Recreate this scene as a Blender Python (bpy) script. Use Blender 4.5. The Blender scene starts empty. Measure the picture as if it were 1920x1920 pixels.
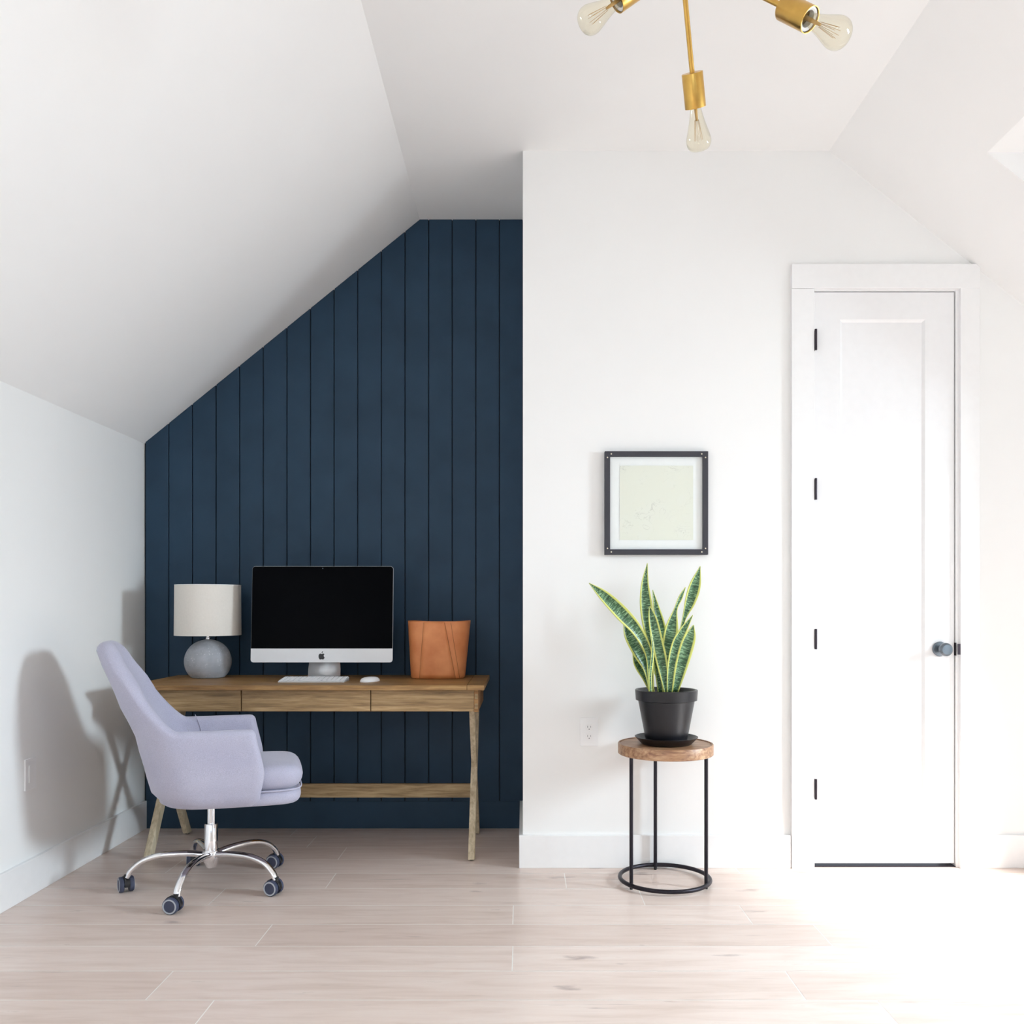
import bpy, bmesh, math, random
from mathutils import Vector, Matrix
random.seed(7)
C = bpy.context.scene.collection
SC = bpy.context.scene
PI = math.pi
R = math.radians

# ---------------------------------------------------------------- camera
F = 1.65                       # focal length / 1000 px, camera at x=0 y=0
CAMZ = 1.107
cd = bpy.data.cameras.new('camera')
cam = bpy.data.objects.new('camera', cd); C.objects.link(cam)
cam.location = (0, 0, CAMZ); cam.rotation_euler = (PI/2, 0, 0)
cd.sensor_width = 36; cd.lens = 36*1650/1920
cd.shift_x = -23/1920; cd.shift_y = 180/1920
cd.clip_start = .02
SC.camera = cam

# ---------------------------------------------------------------- world, sun, daylight, exposure
w = bpy.data.worlds.new('world'); SC.world = w; w.use_nodes = True
bg = w.node_tree.nodes['Background']
bg.inputs[0].default_value = (.78, .88, 1, 1); P_WORLD = 1.2; bg.inputs[1].default_value = P_WORLD

def light(name, kind, loc, rot, energy, col, **k):
    d = bpy.data.lights.new(name, kind); d.energy = energy; d.color = col
    for a, b in k.items(): setattr(d, a, b)
    o = bpy.data.objects.new(name, d); C.objects.link(o); o.location = loc; o.rotation_euler = rot
    return o
sd = Vector((-.80, .60, -.60))          # sun travel direction
P_SUN, P_DORMER, P_REAR_R, P_REAR_L = 12.0, 1150.0, 20.0, 45.0
sun = light('sun', 'SUN', (6, -2, 5), (0, 0, 0), P_SUN, (1, .97, .93), angle=R(7))
sun.rotation_euler = sd.to_track_quat('-Z', 'Y').to_euler()
# daylight outside the dormer window (faces -x) and the two windows behind the camera (face +y), coming slightly from above
light('daylight_dormer', 'AREA', (4.75, 2.35, 2.25), (0, R(74), 0), P_DORMER, (.75, .895, 1), shape='RECTANGLE', size=1.5, size_y=1.5)
light('daylight_rear_right', 'AREA', (1.75, -2.7, 2.1), (R(74), 0, 0), P_REAR_R, (.78, .91, 1), shape='RECTANGLE', size=1.6, size_y=1.8)
light('daylight_rear_left', 'AREA', (-.35, -2.7, 2.1), (R(74), 0, 0), P_REAR_L, (.78, .91, 1), shape='RECTANGLE', size=1.6, size_y=1.8)

SC.view_settings.view_transform = 'Standard'; SC.view_settings.look = 'None'
SC.view_settings.gamma = 1; SC.view_settings.exposure = -0.53
SC.view_settings.use_curve_mapping = False
SC.cycles.max_bounces = 12; SC.cycles.diffuse_bounces = 8; SC.cycles.glossy_bounces = 4
SC.cycles.transmission_bounces = 10; SC.cycles.transparent_max_bounces = 10
SC.cycles.use_denoising = True; SC.cycles.caustics_refractive = False; SC.cycles.caustics_reflective = False
SC.cycles.sample_clamp_indirect = 6

# ---------------------------------------------------------------- materials
def lin(c):
    return tuple(((v/255)/12.92 if v/255 <= .04045 else ((v/255+.055)/1.055)**2.4) for v in c)+(1,)
class NT:
    def __init__(s, name):
        s.m = bpy.data.materials.new(name); s.m.use_nodes = True
        s.t = s.m.node_tree; s.b = s.t.nodes['Principled BSDF']
    def n(s, typ, **k):
        x = s.t.nodes.new(typ)
        for a, b in k.items():
            if a.startswith('i_'):
                key = a[2:]; key = int(key) if key.isdigit() else key.replace('_', ' ')
                x.inputs[key].default_value = b
            else: setattr(x, a, b)
        return x
    def l(s, a, b): s.t.links.new(a, b)
    def ramp(s, src, stops):
        r = s.n('ShaderNodeValToRGB'); e = r.color_ramp.elements
        while len(e) < len(stops): e.new(.5)
        for q, (p, c) in zip(e, stops): q.position = p; q.color = c
        s.l(src, r.inputs[0]); return r
def coords(t, scale=(1, 1, 1), kind='Object'):
    tc = t.n('ShaderNodeTexCoord'); mp = t.n('ShaderNodeMapping'); mp.inputs['Scale'].default_value = scale
    t.l(tc.outputs[kind], mp.inputs[0]); return mp.outputs[0]
def mix(t, fac, a, b, blend='MIX'):
    m = t.n('ShaderNodeMix', data_type='RGBA', blend_type=blend)
    for i, v in ((0, fac), (6, a), (7, b)):
        if hasattr(v, 'is_linked'): t.l(v, m.inputs[i])
        else: m.inputs[i].default_value = v
    return m.outputs[2]
def plain(name, col, rough=.5, metal=0, var=.04, nscale=30, bump=0, bscale=200, **k):
    """Paint, plastic or metal with a faint procedural variation and optional fine relief."""
    t = NT(name)
    c = lin(col) if max(col) > 1 else tuple(col)+(1,)
    no = t.n('ShaderNodeTexNoise', i_Scale=nscale, i_Detail=3.0)
    t.l(coords(t), no.inputs['Vector'])
    lo = tuple(v*(1-var) for v in c[:3])+(1,); hi = tuple(min(1, v*(1+var)) for v in c[:3])+(1,)
    r = t.ramp(no.outputs['Fac'], [(.3, lo), (.7, hi)])
    t.l(r.outputs[0], t.b.inputs['Base Color'])
    t.b.inputs['Roughness'].default_value = rough; t.b.inputs['Metallic'].default_value = metal
    if bump:
        n2 = t.n('ShaderNodeTexNoise', i_Scale=bscale, i_Detail=2.0); t.l(coords(t), n2.inputs['Vector'])
        bp = t.n('ShaderNodeBump', i_Strength=bump, i_Distance=.002)
        t.l(n2.outputs['Fac'], bp.inputs['Height']); t.l(bp.outputs[0], t.b.inputs['Normal'])
    for a, b in k.items(): t.b.inputs[a.replace('_', ' ')].default_value = b
    return t.m
M = {}
M['wall'] = plain('white_wall_paint', (.86, .86, .85), .75, var=.01, nscale=2, bump=.06, bscale=300)
M['ceiling'] = plain('white_ceiling_paint', (.88, .88, .875), .85, var=.01, nscale=2)
M['trim'] = plain('white_semigloss_paint', (.86, .86, .86), .35, var=.01)
M['door'] = plain('white_door_paint', (.84, .84, .845), .33, var=.01)
M['navy'] = plain('navy_panel_paint', (.024, .053, .092), .5, var=.10, nscale=5, Specular_IOR_Level=.22)
M['gap'] = plain('dark_panel_gap', (.006, .010, .016), .7)
M['bronze'] = plain('dark_bronze', (.05, .04, .05), .35, .7)
M['steel_dark'] = plain('gunmetal', (.16, .19, .22), .28, .8)
M['chrome'] = plain('chrome', (.86, .86, .88), .07, 1, var=.01)
M['alu'] = plain('brushed_aluminium', (.74, .75, .77), .34, .55, var=.02)
M['alu_face'] = plain('silver_chin', (.72, .73, .75), .4, .2, var=.01)
M['screen'] = plain('black_glass_screen', (.0012, .0012, .002), .12, var=.02)
M['screen'].node_tree.nodes['Principled BSDF'].inputs['Specular IOR Level'].default_value = .03
M['black'] = plain('black_plastic', (.01, .01, .012), .4)
M['white_plastic'] = plain('white_plastic', (.87, .875, .88), .35, var=.01)
M['key'] = plain('white_key', (.84, .85, .87), .45, var=.01)
M['shade'] = plain('linen_lamp_shade', (.76, .72, .66), .9, var=.02, nscale=120, bump=.10, bscale=500)
M['brass'] = plain('brushed_brass', (.62, .38, .10), .30, 1, var=.06, nscale=40)
M['blackmetal'] = plain('black_steel_tube', (.020, .017, .024), .38, .6)
M['frame'] = plain('charcoal_frame', (.035, .035, .045), .5)
M['screw'] = plain('pale_screw_metal', (.85, .78, .62), .5, .2)
M['pot'] = plain('black_pot_glaze', (.007, .007, .010), .34, var=.35, nscale=14, bump=.1, bscale=60)
M['soil'] = plain('potting_soil', (.035, .022, .015), .95, var=.6, nscale=160, bump=.8, bscale=140)
M['mat'] = plain('white_picture_mat', (.80, .83, .82), .7, var=.01)
M['rubber'] = plain('navy_caster_rubber', (.045, .055, .10), .5)
M['ring'] = plain('grey_caster_ring', (.42, .45, .50), .4)
M['thread'] = plain('dark_stitching', (.28, .11, .04), .8)
M['filament'] = plain('amber_filament', (.55, .35, .12), .5, .3)
M['plug_dark'] = plain('socket_slot', (.20, .20, .22), .6)

def fabric():
    t = NT('lavender_grey_fabric'); v = coords(t)
    n1 = t.n('ShaderNodeTexNoise', i_Scale=420.0, i_Detail=2.0); t.l(v, n1.inputs['Vector'])
    n2 = t.n('ShaderNodeTexNoise', i_Scale=9.0, i_Detail=3.0); t.l(v, n2.inputs['Vector'])
    a = t.ramp(n1.outputs['Fac'], [(.3, (.39, .385, .48, 1)), (.7, (.49, .485, .60, 1))])
    b = t.ramp(n2.outputs['Fac'], [(.3, (.92, .92, .95, 1)), (.7, (1, 1, 1, 1))])
    t.l(mix(t, 1.0, a.outputs[0], b.outputs[0], 'MULTIPLY'), t.b.inputs['Base Color'])
    t.b.inputs['Roughness'].default_value = .95; t.b.inputs['Sheen Weight'].default_value = .25
    bp = t.n('ShaderNodeBump', i_Strength=.35, i_Distance=.001); t.l(n1.outputs['Fac'], bp.inputs['Height'])
    t.l(bp.outputs[0], t.b.inputs['Normal']); return t.m
M['fabric'] = fabric()
def wood(name, c1, c2, c3, scale, rough=.5):
    t = NT(name); v = coords(t, scale)
    n1 = t.n('ShaderNodeTexNoise', i_Scale=6.0, i_Detail=6.0, i_Roughness=.6, i_Distortion=.4); t.l(v, n1.inputs['Vector'])
    n2 = t.n('ShaderNodeTexNoise', i_Scale=1.6, i_Detail=3.0); t.l(v, n2.inputs['Vector'])
    a = t.ramp(n1.outputs['Fac'], [(.32, lin(c1)), (.5, lin(c2)), (.68, lin(c3))])
    b = t.ramp(n2.outputs['Fac'], [(.35, (.68, .64, .60, 1)), (.65, (1.0, 1.0, 1.0, 1))])
    t.l(mix(t, .85, a.outputs[0], b.outputs[0], 'MULTIPLY'), t.b.inputs['Base Color'])
    t.b.inputs['Roughness'].default_value = rough
    bp = t.n('ShaderNodeBump', i_Strength=.15, i_Distance=.001); t.l(n1.outputs['Fac'], bp.inputs['Height'])
    t.l(bp.outputs[0], t.b.inputs['Normal']); return t.m
M['desk'] = wood('brown_desk_wood', (128, 90, 46), (160, 116, 66), (182, 140, 88), (1.2, 14, 14))
M['desk_top'] = wood('brown_desk_top_wood', (126, 92, 52), (156, 118, 70), (176, 140, 90), (1.2, 16, 16), .42)
M['drawer'] = wood('pale_brown_drawer_wood', (138, 112, 76), (168, 138, 96), (190, 162, 120), (1.2, 14, 18))
M['leg'] = wood('weathered_leg_wood', (176, 162, 134), (202, 188, 160), (218, 206, 180), (14, 14, 1.4), .6)
M['stretcher'] = wood('weathered_rail_wood', (134, 112, 78), (166, 142, 104), (188, 166, 128), (1.2, 14, 14), .6)
M['round'] = wood('round_top_wood', (140, 98, 74), (182, 140, 106), (206, 172, 136), (2, 14, 14), .4)

def floor_mat():
    t = NT('whitewashed_oak_planks')
    at = t.n('ShaderNodeVertexColor', layer_name='plank')
    v = coords(t, (1.0, 9.0, 1.0))
    sep = t.n('ShaderNodeSeparateColor'); t.l(at.outputs['Color'], sep.inputs[0])
    off = t.n('ShaderNodeVectorMath', operation='MULTIPLY_ADD'); t.l(at.outputs['Color'], off.inputs[0])
    off.inputs[1].default_value = (30, 30, 30); t.l(v, off.inputs[2])
    n1 = t.n('ShaderNodeTexNoise', i_Scale=3.0, i_Detail=7.0, i_Roughness=.62, i_Distortion=.6); t.l(off.outputs[0], n1.inputs['Vector'])
    grain = t.ramp(n1.outputs['Fac'], [(.26, lin((206, 186, 174))), (.5, lin((221, 203, 193))), (.72, lin((228, 213, 204)))])
    tone = t.ramp(sep.outputs[0], [(0, (.90, .875, .86, 1)), (.5, (.94, .93, .92, 1)), (1, (1, 1, 1, 1))])
    col = mix(t, 1.0, grain.outputs[0], tone.outputs[0], 'MULTIPLY')
    # knots and short dark cracks
    tc = t.n('ShaderNodeTexCoord'); mp = t.n('ShaderNodeMapping'); mp.inputs['Scale'].default_value = (2.2, 6.5, 1)
    t.l(tc.outputs['Object'], mp.inputs[0])
    n0 = t.n('ShaderNodeTexNoise', i_Scale=5.0, i_Detail=4.0); t.l(mp.outputs[0], n0.inputs['Vector'])
    mx = t.n('ShaderNodeVectorMath', operation='MULTIPLY_ADD'); t.l(n0.outputs['Color'], mx.inputs[0]); mx.inputs[1].default_value = (.35, .35, .35); t.l(mp.outputs[0], mx.inputs[2])
    vo = t.n('ShaderNodeTexVoronoi', i_Scale=1.0); t.l(mx.outputs[0], vo.inputs['Vector'])
    kn = t.ramp(vo.outputs['Distance'], [(.0, (1, 1, 1, 1)), (.05, (.6, .6, .6, 1)), (.12, (0, 0, 0, 1))])
    mpc = t.n('ShaderNodeMapping'); mpc.inputs['Scale'].default_value = (1.3, 26, 1); t.l(tc.outputs['Object'], mpc.inputs[0])
    nc = t.n('ShaderNodeTexNoise', i_Scale=2.2, i_Detail=5.0, i_Distortion=.8); t.l(mpc.outputs[0], nc.inputs['Vector'])
    cr = t.ramp(nc.outputs['Fac'], [(.685, (0, 0, 0, 1)), (.76, (.8, .8, .8, 1))])
    mk = t.n('ShaderNodeMath', operation='MAXIMUM'); t.l(kn.outputs[0], mk.inputs[0]); t.l(cr.outputs[0], mk.inputs[1])
    m2 = t.n('ShaderNodeMath', operation='MULTIPLY'); t.l(mk.outputs[0], m2.inputs[0]); m2.inputs[1].default_value = .8
    col = mix(t, m2.outputs[0], col, lin((128, 108, 104)))
    t.l(col, t.b.inputs['Base Color'])
    rr = t.ramp(n1.outputs['Fac'], [(.3, (.36, .36, .36, 1)), (.7, (.27, .27, .27, 1))])
    t.l(rr.outputs[0], t.b.inputs['Roughness'])
    return t.m
M['floor'] = floor_mat()
M['seam'] = plain('painted_bevel_glint', (.88, .84, .79), .4)  # glint on the plank bevels, painted as a pale colour in the gaps

def concrete():
    t = NT('speckled_concrete'); v = coords(t)
    n1 = t.n('ShaderNodeTexNoise', i_Scale=30.0, i_Detail=6.0); t.l(v, n1.inputs['Vector'])
    vo = t.n('ShaderNodeTexVoronoi', i_Scale=70.0); t.l(v, vo.inputs['Vector'])
    a = t.ramp(n1.outputs['Fac'], [(.3, (.34, .36, .40, 1)), (.7, (.44, .46, .50, 1))])
    b = t.ramp(vo.outputs['Distance'], [(.12, (.62, .63, .64, 1)), (.22, (0, 0, 0, 1))])
    t.l(mix(t, .5, a.outputs[0], b.outputs[0], 'SCREEN'), t.b.inputs['Base Color'])
    t.b.inputs['Roughness'].default_value = .8; return t.m
M['concrete'] = concrete()
def leather():
    t = NT('tan_leather'); v = coords(t)
    n1 = t.n('ShaderNodeTexNoise', i_Scale=9.0, i_Detail=5.0); t.l(v, n1.inputs['Vector'])
    n2 = t.n('ShaderNodeTexVoronoi', i_Scale=420.0); t.l(v, n2.inputs['Vector'])
    a = t.ramp(n1.outputs['Fac'], [(.3, lin((200, 118, 66))), (.7, lin((226, 150, 96)))])
    t.l(a.outputs[0], t.b.inputs['Base Color']); t.b.inputs['Roughness'].default_value = .5
    bp = t.n('ShaderNodeBump', i_Strength=.12, i_Distance=.001); t.l(n2.outputs['Distance'], bp.inputs['Height'])
    t.l(bp.outputs[0], t.b.inputs['Normal']); return t.m
M['leather'] = leather()
def leafmat():
    t = NT('variegated_leaf')
    uv = t.n('ShaderNodeTexCoord'); sp = t.n('ShaderNodeSeparateXYZ'); t.l(uv.outputs['UV'], sp.inputs[0])
    s1 = t.n('ShaderNodeMath', operation='SUBTRACT'); t.l(sp.outputs[0], s1.inputs[0]); s1.inputs[1].default_value = .5
    ab = t.n('ShaderNodeMath', operation='ABSOLUTE'); t.l(s1.outputs[0], ab.inputs[0])
    edge = t.ramp(ab.outputs[0], [(.345, (0, 0, 0, 1)), (.39, (1, 1, 1, 1))])
    mp = t.n('ShaderNodeMapping'); mp.inputs['Scale'].default_value = (1.6, 120, 1); t.l(uv.outputs['UV'], mp.inputs[0])
    n1 = t.n('ShaderNodeTexNoise', i_Scale=1.0, i_Detail=4.0, i_Distortion=1.2); t.l(mp.outputs[0], n1.inputs['Vector'])
    g = t.ramp(n1.outputs['Fac'], [(.36, lin((30, 58, 36))), (.5, lin((62, 104, 66))), (.64, lin((146, 182, 142)))])
    t.l(mix(t, edge.outputs[0], g.outputs[0], lin((208, 212, 116))), t.b.inputs['Base Color'])
    t.b.inputs['Roughness'].default_value = .38; return t.m
M['leaf'] = leafmat()
def art():
    t = NT('pale_cream_print'); v = coords(t, (1, 1, 1))
    n1 = t.n('ShaderNodeTexNoise', i_Scale=14.0, i_Detail=7.0, i_Distortion=1.5); t.l(v, n1.inputs['Vector'])
    ln = t.n('ShaderNodeMath', operation='SUBTRACT'); t.l(n1.outputs['Fac'], ln.inputs[0]); ln.inputs[1].default_value = .5
    ab = t.n('ShaderNodeMath', operation='ABSOLUTE'); t.l(ln.outputs[0], ab.inputs[0])
    n2 = t.n('ShaderNodeTexNoise', i_Scale=7.0, i_Detail=2.0); t.l(v, n2.inputs['Vector'])
    a = t.ramp(ab.outputs[0], [(.0, (.55, .57, .50, 1)), (.012, (.72, .745, .66, 1))])
    b = t.ramp(n2.outputs['Fac'], [(.5, (0, 0, 0, 1)), (.62, (1, 1, 1, 1))])
    t.l(mix(t, b.outputs[0], (.72, .745, .65, 1), a.outputs[0]), t.b.inputs['Base Color'])
    t.b.inputs['Roughness'].default_value = .7; return t.m
M['art'] = art()
def glass(name, tint):
    t = NT(name); o = t.t.nodes['Material Output']
    tr = t.n('ShaderNodeBsdfTransparent', i_Color=tint); gl = t.n('ShaderNodeBsdfGlossy', i_Roughness=.03)
    lw = t.n('ShaderNodeLayerWeight', i_Blend=.5); pw = t.n('ShaderNodeMath', operation='POWER'); pw.inputs[1].default_value = 3; t.l(lw.outputs['Facing'], pw.inputs[0])
    fr = t.n('ShaderNodeMath', operation='MULTIPLY_ADD'); t.l(pw.outputs[0], fr.inputs[0]); fr.inputs[1].default_value = .55; fr.inputs[2].default_value = .05; mx = t.n('ShaderNodeMixShader')
    t.l(fr.outputs[0], mx.inputs[0]); t.l(tr.outputs[0], mx.inputs[1]); t.l(gl.outputs[0], mx.inputs[2]); t.l(mx.outputs[0], o.inputs['Surface'])
    return t.m
M['bulb'] = glass('pale_amber_glass', (.97, .95, .87, 1))

# ---------------------------------------------------------------- mesh helpers
def offset_of(o):
    v = Vector((0, 0, 0))
    while o: v += Vector(o.location); o = o.parent
    return v
def obj(name, bm, mat, parent=None, smooth=False, world=True, bevel=0, bseg=2, subsurf=0):
    if parent is not None and world: bmesh.ops.translate(bm, verts=bm.verts, vec=-offset_of(parent))
    bmesh.ops.recalc_face_normals(bm, faces=bm.faces)
    me = bpy.data.meshes.new(name); bm.to_mesh(me); bm.free()
    for m in (mat if isinstance(mat, (list, tuple)) else [mat]): me.materials.append(m)
    o = bpy.data.objects.new(name, me); C.objects.link(o)
    if parent is not None: o.parent = parent
    if smooth:
        for p in me.polygons: p.use_smooth = True
        if smooth is not True: me.set_sharp_from_angle(angle=R(smooth))
    if bevel:
        b = o.modifiers.new('bevel', 'BEVEL'); b.width = bevel; b.segments = bseg; b.limit_method = 'ANGLE'; b.angle_limit = R(40)
    if subsurf:
        s = o.modifiers.new('subsurf', 'SUBSURF'); s.levels = s.render_levels = subsurf
    return o
def thing(name, label, cat, loc=(0, 0, 0), rotz=0, group=None):
    o = bpy.data.objects.new(name, None); C.objects.link(o); o.empty_display_size = .05
    o.location = loc; o.rotation_euler = (0, 0, rotz); return tag(o, label, cat, group)
def tag(o, label, cat, group=None):
    o['label'] = label; o['category'] = cat
    if group: o['group'] = group
    return o
def struct(name, bm, mat, parent=None, **k):
    o = obj(name, bm, mat, parent, **k)
    if parent is None: o['kind'] = 'structure'
    return o
def box(bm, x0, x1, y0, y1, z0, z1, mi=0):
    vs = [bm.verts.new((x, y, z)) for z in (z0, z1) for y in (y0, y1) for x in (x0, x1)]
    for f in ((0, 2, 3, 1), (4, 5, 7, 6), (0, 1, 5, 4), (2, 6, 7, 3), (0, 4, 6, 2), (1, 3, 7, 5)):
        bm.faces.new([vs[i] for i in f]).material_index = mi
    return vs
def B(*a):
    bm = bmesh.new(); box(bm, *a); return bm
def prism(bm, poly, axis, a, b):
    """extrude 2D polygon along an axis ('x': poly=(y,z); 'y': poly=(x,z); 'z': poly=(x,y))"""
    def p(u, v, w): return {'x': (w, u, v), 'y': (u, w, v), 'z': (u, v, w)}[axis]
    A = [bm.verts.new(p(u, v, a)) for u, v in poly]; Bv = [bm.verts.new(p(u, v, b)) for u, v in poly]
    bm.faces.new(A); bm.faces.new(Bv[::-1])
    n = len(poly)
    for i in range(n): bm.faces.new((A[i], A[(i+1) % n], Bv[(i+1) % n], Bv[i]))
def frame_of(d):
    d = Vector(d).normalized(); up = Vector((0, 0, 1)) if abs(d.z) < .9 else Vector((1, 0, 0))
    a = d.cross(up).normalized(); return a, a.cross(d).normalized()
def tube(bm, pts, r, seg=12, closed=False, flat=1.0):
    pts = [Vector(p) for p in pts]; n = len(pts)
    rs = r if isinstance(r, (list, tuple)) else [r]*n
    rings = []; a = None
    for i, p in enumerate(pts):
        d = (pts[(i+1) % n]-pts[i-1]) if closed else (pts[min(i+1, n-1)]-pts[max(i-1, 0)])
        d.normalize()
        if a is None: a, b = frame_of(d)
        else:
            a = (a-d*a.dot(d)).normalized(); b = a.cross(d).normalized()
        rings.append([bm.verts.new(p+a*math.cos(2*PI*k/seg)*rs[i]+b*math.sin(2*PI*k/seg)*rs[i]*flat) for k in range(seg)])
    m = n if closed else n-1
    for i in range(m):
        r0, r1 = rings[i], rings[(i+1) % n]
        for k in range(seg): bm.faces.new((r0[k], r0[(k+1) % seg], r1[(k+1) % seg], r1[k]))
    if not closed:
        bm.faces.new(rings[0][::-1]); bm.faces.new(rings[-1])
def lathe(bm, prof, origin=(0, 0, 0), axis=(0, 0, 1), seg=48):
    """prof: (radius, distance along axis); radius 0 gives a pole"""
    o = Vector(origin); ax = Vector(axis).normalized(); a, b = frame_of(ax)
    rings = []
    for r, h in prof:
        if r < 1e-6: rings.append([bm.verts.new(o+ax*h)])
        else: rings.append([bm.verts.new(o+ax*h+(a*math.cos(2*PI*k/seg)+b*math.sin(2*PI*k/seg))*r) for k in range(seg)])
    for r0, r1 in zip(rings, rings[1:]):
        for k in range(seg):
            k2 = (k+1) % seg
            if len(r0) == 1 and len(r1) == 1: continue
            if len(r0) == 1: bm.faces.new((r0[0], r1[k2], r1[k]))
            elif len(r1) == 1: bm.faces.new((r0[k], r0[k2], r1[0]))
            else: bm.faces.new((r0[k], r0[k2], r1[k2], r1[k]))
def spline(pts, n=8):
    pts = [Vector(p) for p in pts]; out = []
    P = [pts[0]*2-pts[1]]+pts+[pts[-1]*2-pts[-2]]
    for i in range(1, len(P)-2):
        for k in range(n):
            t = k/n
            out.append(.5*((2*P[i])+(P[i+1]-P[i-1])*t+(2*P[i-1]-5*P[i]+4*P[i+1]-P[i+2])*t*t+(3*P[i]-P[i-1]-3*P[i+1]+P[i+2])*t**3))
    out.append(pts[-1]); return out
def at(px, py, s):
    """world point seen at pixel (px, py) at depth scale s (mm per px)"""
    return Vector(((px-983)*s/1000, s*F, CAMZ-(py-1140)*s/1000))

# ---------------------------------------------------------------- the room
XL = -1.911; YB = 4.422; YF = 2.278*F; ZC = 3.06; XCL = -.525; XCR = 1.303; XJ = -.006
YR = -1.7; XR = 2.70; ZKL = 1.935; SR = .795; SL = (ZC-ZKL)/(XCL-XL)
ZKR = ZC-SR*(XR-XCR); DY0 = .75; DY1 = 3.193; DZ = 2.76; DX = 3.65; DXI = XCR+(ZC-DZ)/SR
BH = .14; BT = .016

# floor: one mesh of planks
bm = bmesh.new(); col = bm.loops.layers.float_color.new('plank')
g = .0018; pitch = .198; y0 = 1.506*F
JO = {-1: (-.875, .994, 2.6), 0: (-1.07, .795, 2.3), 1: (-.037, 1.9), 2: (-.881, 1.01, 2.9), 3: (-.04, .80, 2.2), 4: (-1.178, .45, 1.9), 5: (-.785, .167, 1.55), 6: (-1.5, .9)}
x_lo, x_hi = XL-.02, DX+.1
for k in range(-23, 11):
    ya, yb = y0+k*pitch, y0+(k+1)*pitch
    if k in JO: cuts = list(JO[k])
    else:
        cuts = []; x = x_lo+random.uniform(.3, 1.4)
        while x < x_hi-.3: cuts.append(x); x += random.uniform(1.1, 2.0)
    xs = [x_lo]+[c for c in cuts if c < x_hi]+[x_hi]
    for xa, xb in zip(xs, xs[1:]):
        c = (random.random(), random.random(), random.random(), 1)
        vs = [bm.verts.new(v) for v in ((xa+g, ya+g, 0), (xb-g, ya+g, 0), (xb-g, yb-g, 0), (xa+g, yb-g, 0))]
        f = bm.faces.new(vs)
        for l in f.loops: l[col] = c
vs = box(bm, x_lo, x_hi, y0-23*pitch, y0+11*pitch, -.06, -.0004, 1)
o = obj('floor', bm, [M['floor'], M['seam']]); o['kind'] = 'structure'

# navy panelled alcove wall
def top_z(x): return min(ZC, ZKL+SL*(x-XL))
bm = bmesh.new(); sp = .1187; xr = XJ; xs = []
while xr > XL-.02: xs.append(xr); xr -= sp
xs = xs+[XL]; xs = sorted(set(max(x, XL) for x in xs))
for xa, xb in zip(xs, xs[1:]):
    if xb-xa < .01: continue
    a, b = xa+.0022, xb-.0022
    poly = [(a, BH-.005), (b, BH-.005), (b, top_z(b))]
    if a < XCL < b: poly.append((XCL, ZC))
    poly.append((a, top_z(a)))
    prism(bm, poly, 'y', YB, YB+.012)
struct('wall_alcove', bm, M['navy'], bevel=.0015, bseg=1)
bm = bmesh.new(); prism(bm, [(XL-.05, 0), (XJ+.05, 0), (XJ+.05, ZC), (XCL, ZC), (XL, ZKL), (XL-.05, ZKL)], 'y', YB+.0115, YB+.10)
struct('wall_alcove_backing', bm, M['gap'])
struct('baseboard_alcove', B(XL, XJ, YB-.003, YB+.012, 0, BH-.004), M['navy'], bevel=.0015)
# left knee wall
struct('wall_left', B(XL-.1, XL, YR, YB+.1, 0, ZKL), M['wall'])
struct('baseboard_left', B(XL, XL+BT, YR, YB-.003, 0, BH), M['trim'], bevel=.002)
# white partition wall with the door opening
fx = lambda px: (px-983)*2.278/1000
fz = lambda py: CAMZ-(py-1140)*2.278/1000
DXL, DXRr = fx(1523.5), fx(1797)       # rough opening
DZT = fz(543)
def slope_z(x): return min(ZC, ZC-SR*(x-XCR))
bm = bmesh.new()
prism(bm, [(XJ, 0), (DXL, 0), (DXL, ZC), (XJ, ZC)], 'y', YF, YB+.1)
prism(bm, [(DXL, DZT), (DXRr, DZT), (DXRr, slope_z(DXRr)), (XCR, ZC), (DXL, ZC)], 'y', YF, YF+.12)
prism(bm, [(DXRr, 0), (XR+.1, 0), (XR+.1, ZKR), (XR, ZKR), (DXRr, slope_z(DXRr))], 'y', YF, YF+.12)
bmesh.ops.remove_doubles(bm, verts=bm.verts, dist=1e-5)
struct('wall_back', bm, M['wall'])
for nm, a in (('baseboard_back_left', (XJ-BT, fx(1481), YF-BT, YF, 0, BH)), ('baseboard_back_right', (fx(1833), XR, YF-BT, YF, 0, BH)),
              ('baseboard_back_return', (XJ-BT, XJ, YF, YB-.003, 0, BH))):
    struct(nm, B(*a), M['trim'], bevel=.002)
# casing (mitred look) as one trim mesh per side
cx0, cx1, czt = fx(1482), fx(1833), fz(498)
cut = XCR+(ZC-czt)/SR
struct('trim_1', B(cx0, DXL+.002, YF-.020, YF+.001, 0, czt-.105), M['trim'], bevel=.0015)
struct('trim_2', B(DXRr, cx1, YF-.020, YF+.001, 0, slope_z(cx1)-.09), M['trim'], bevel=.0015)
bm = bmesh.new(); prism(bm, [(cx0, czt-.104), (cx1, czt-.104), (cx1, slope_z(cx1)-.001), (cut, czt), (cx0, czt)], 'y', YF-.021, YF+.001)
struct('trim_3', bm, M['trim'], bevel=.0015)
# jambs
bm = bmesh.new()
box(bm, DXL, DXL+.006, YF, YF+.12, 0, DZT); box(bm, DXRr-.012, DXRr, YF-.004, YF+.12, 0, DZT); box(bm, DXL, DXRr, YF, YF+.12, DZT-.006, DZT)
box(bm, DXRr-.028, DXRr-.012, YF+.05, YF+.12, 0, DZT)
struct('trim_4', bm, M['trim'])
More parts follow.
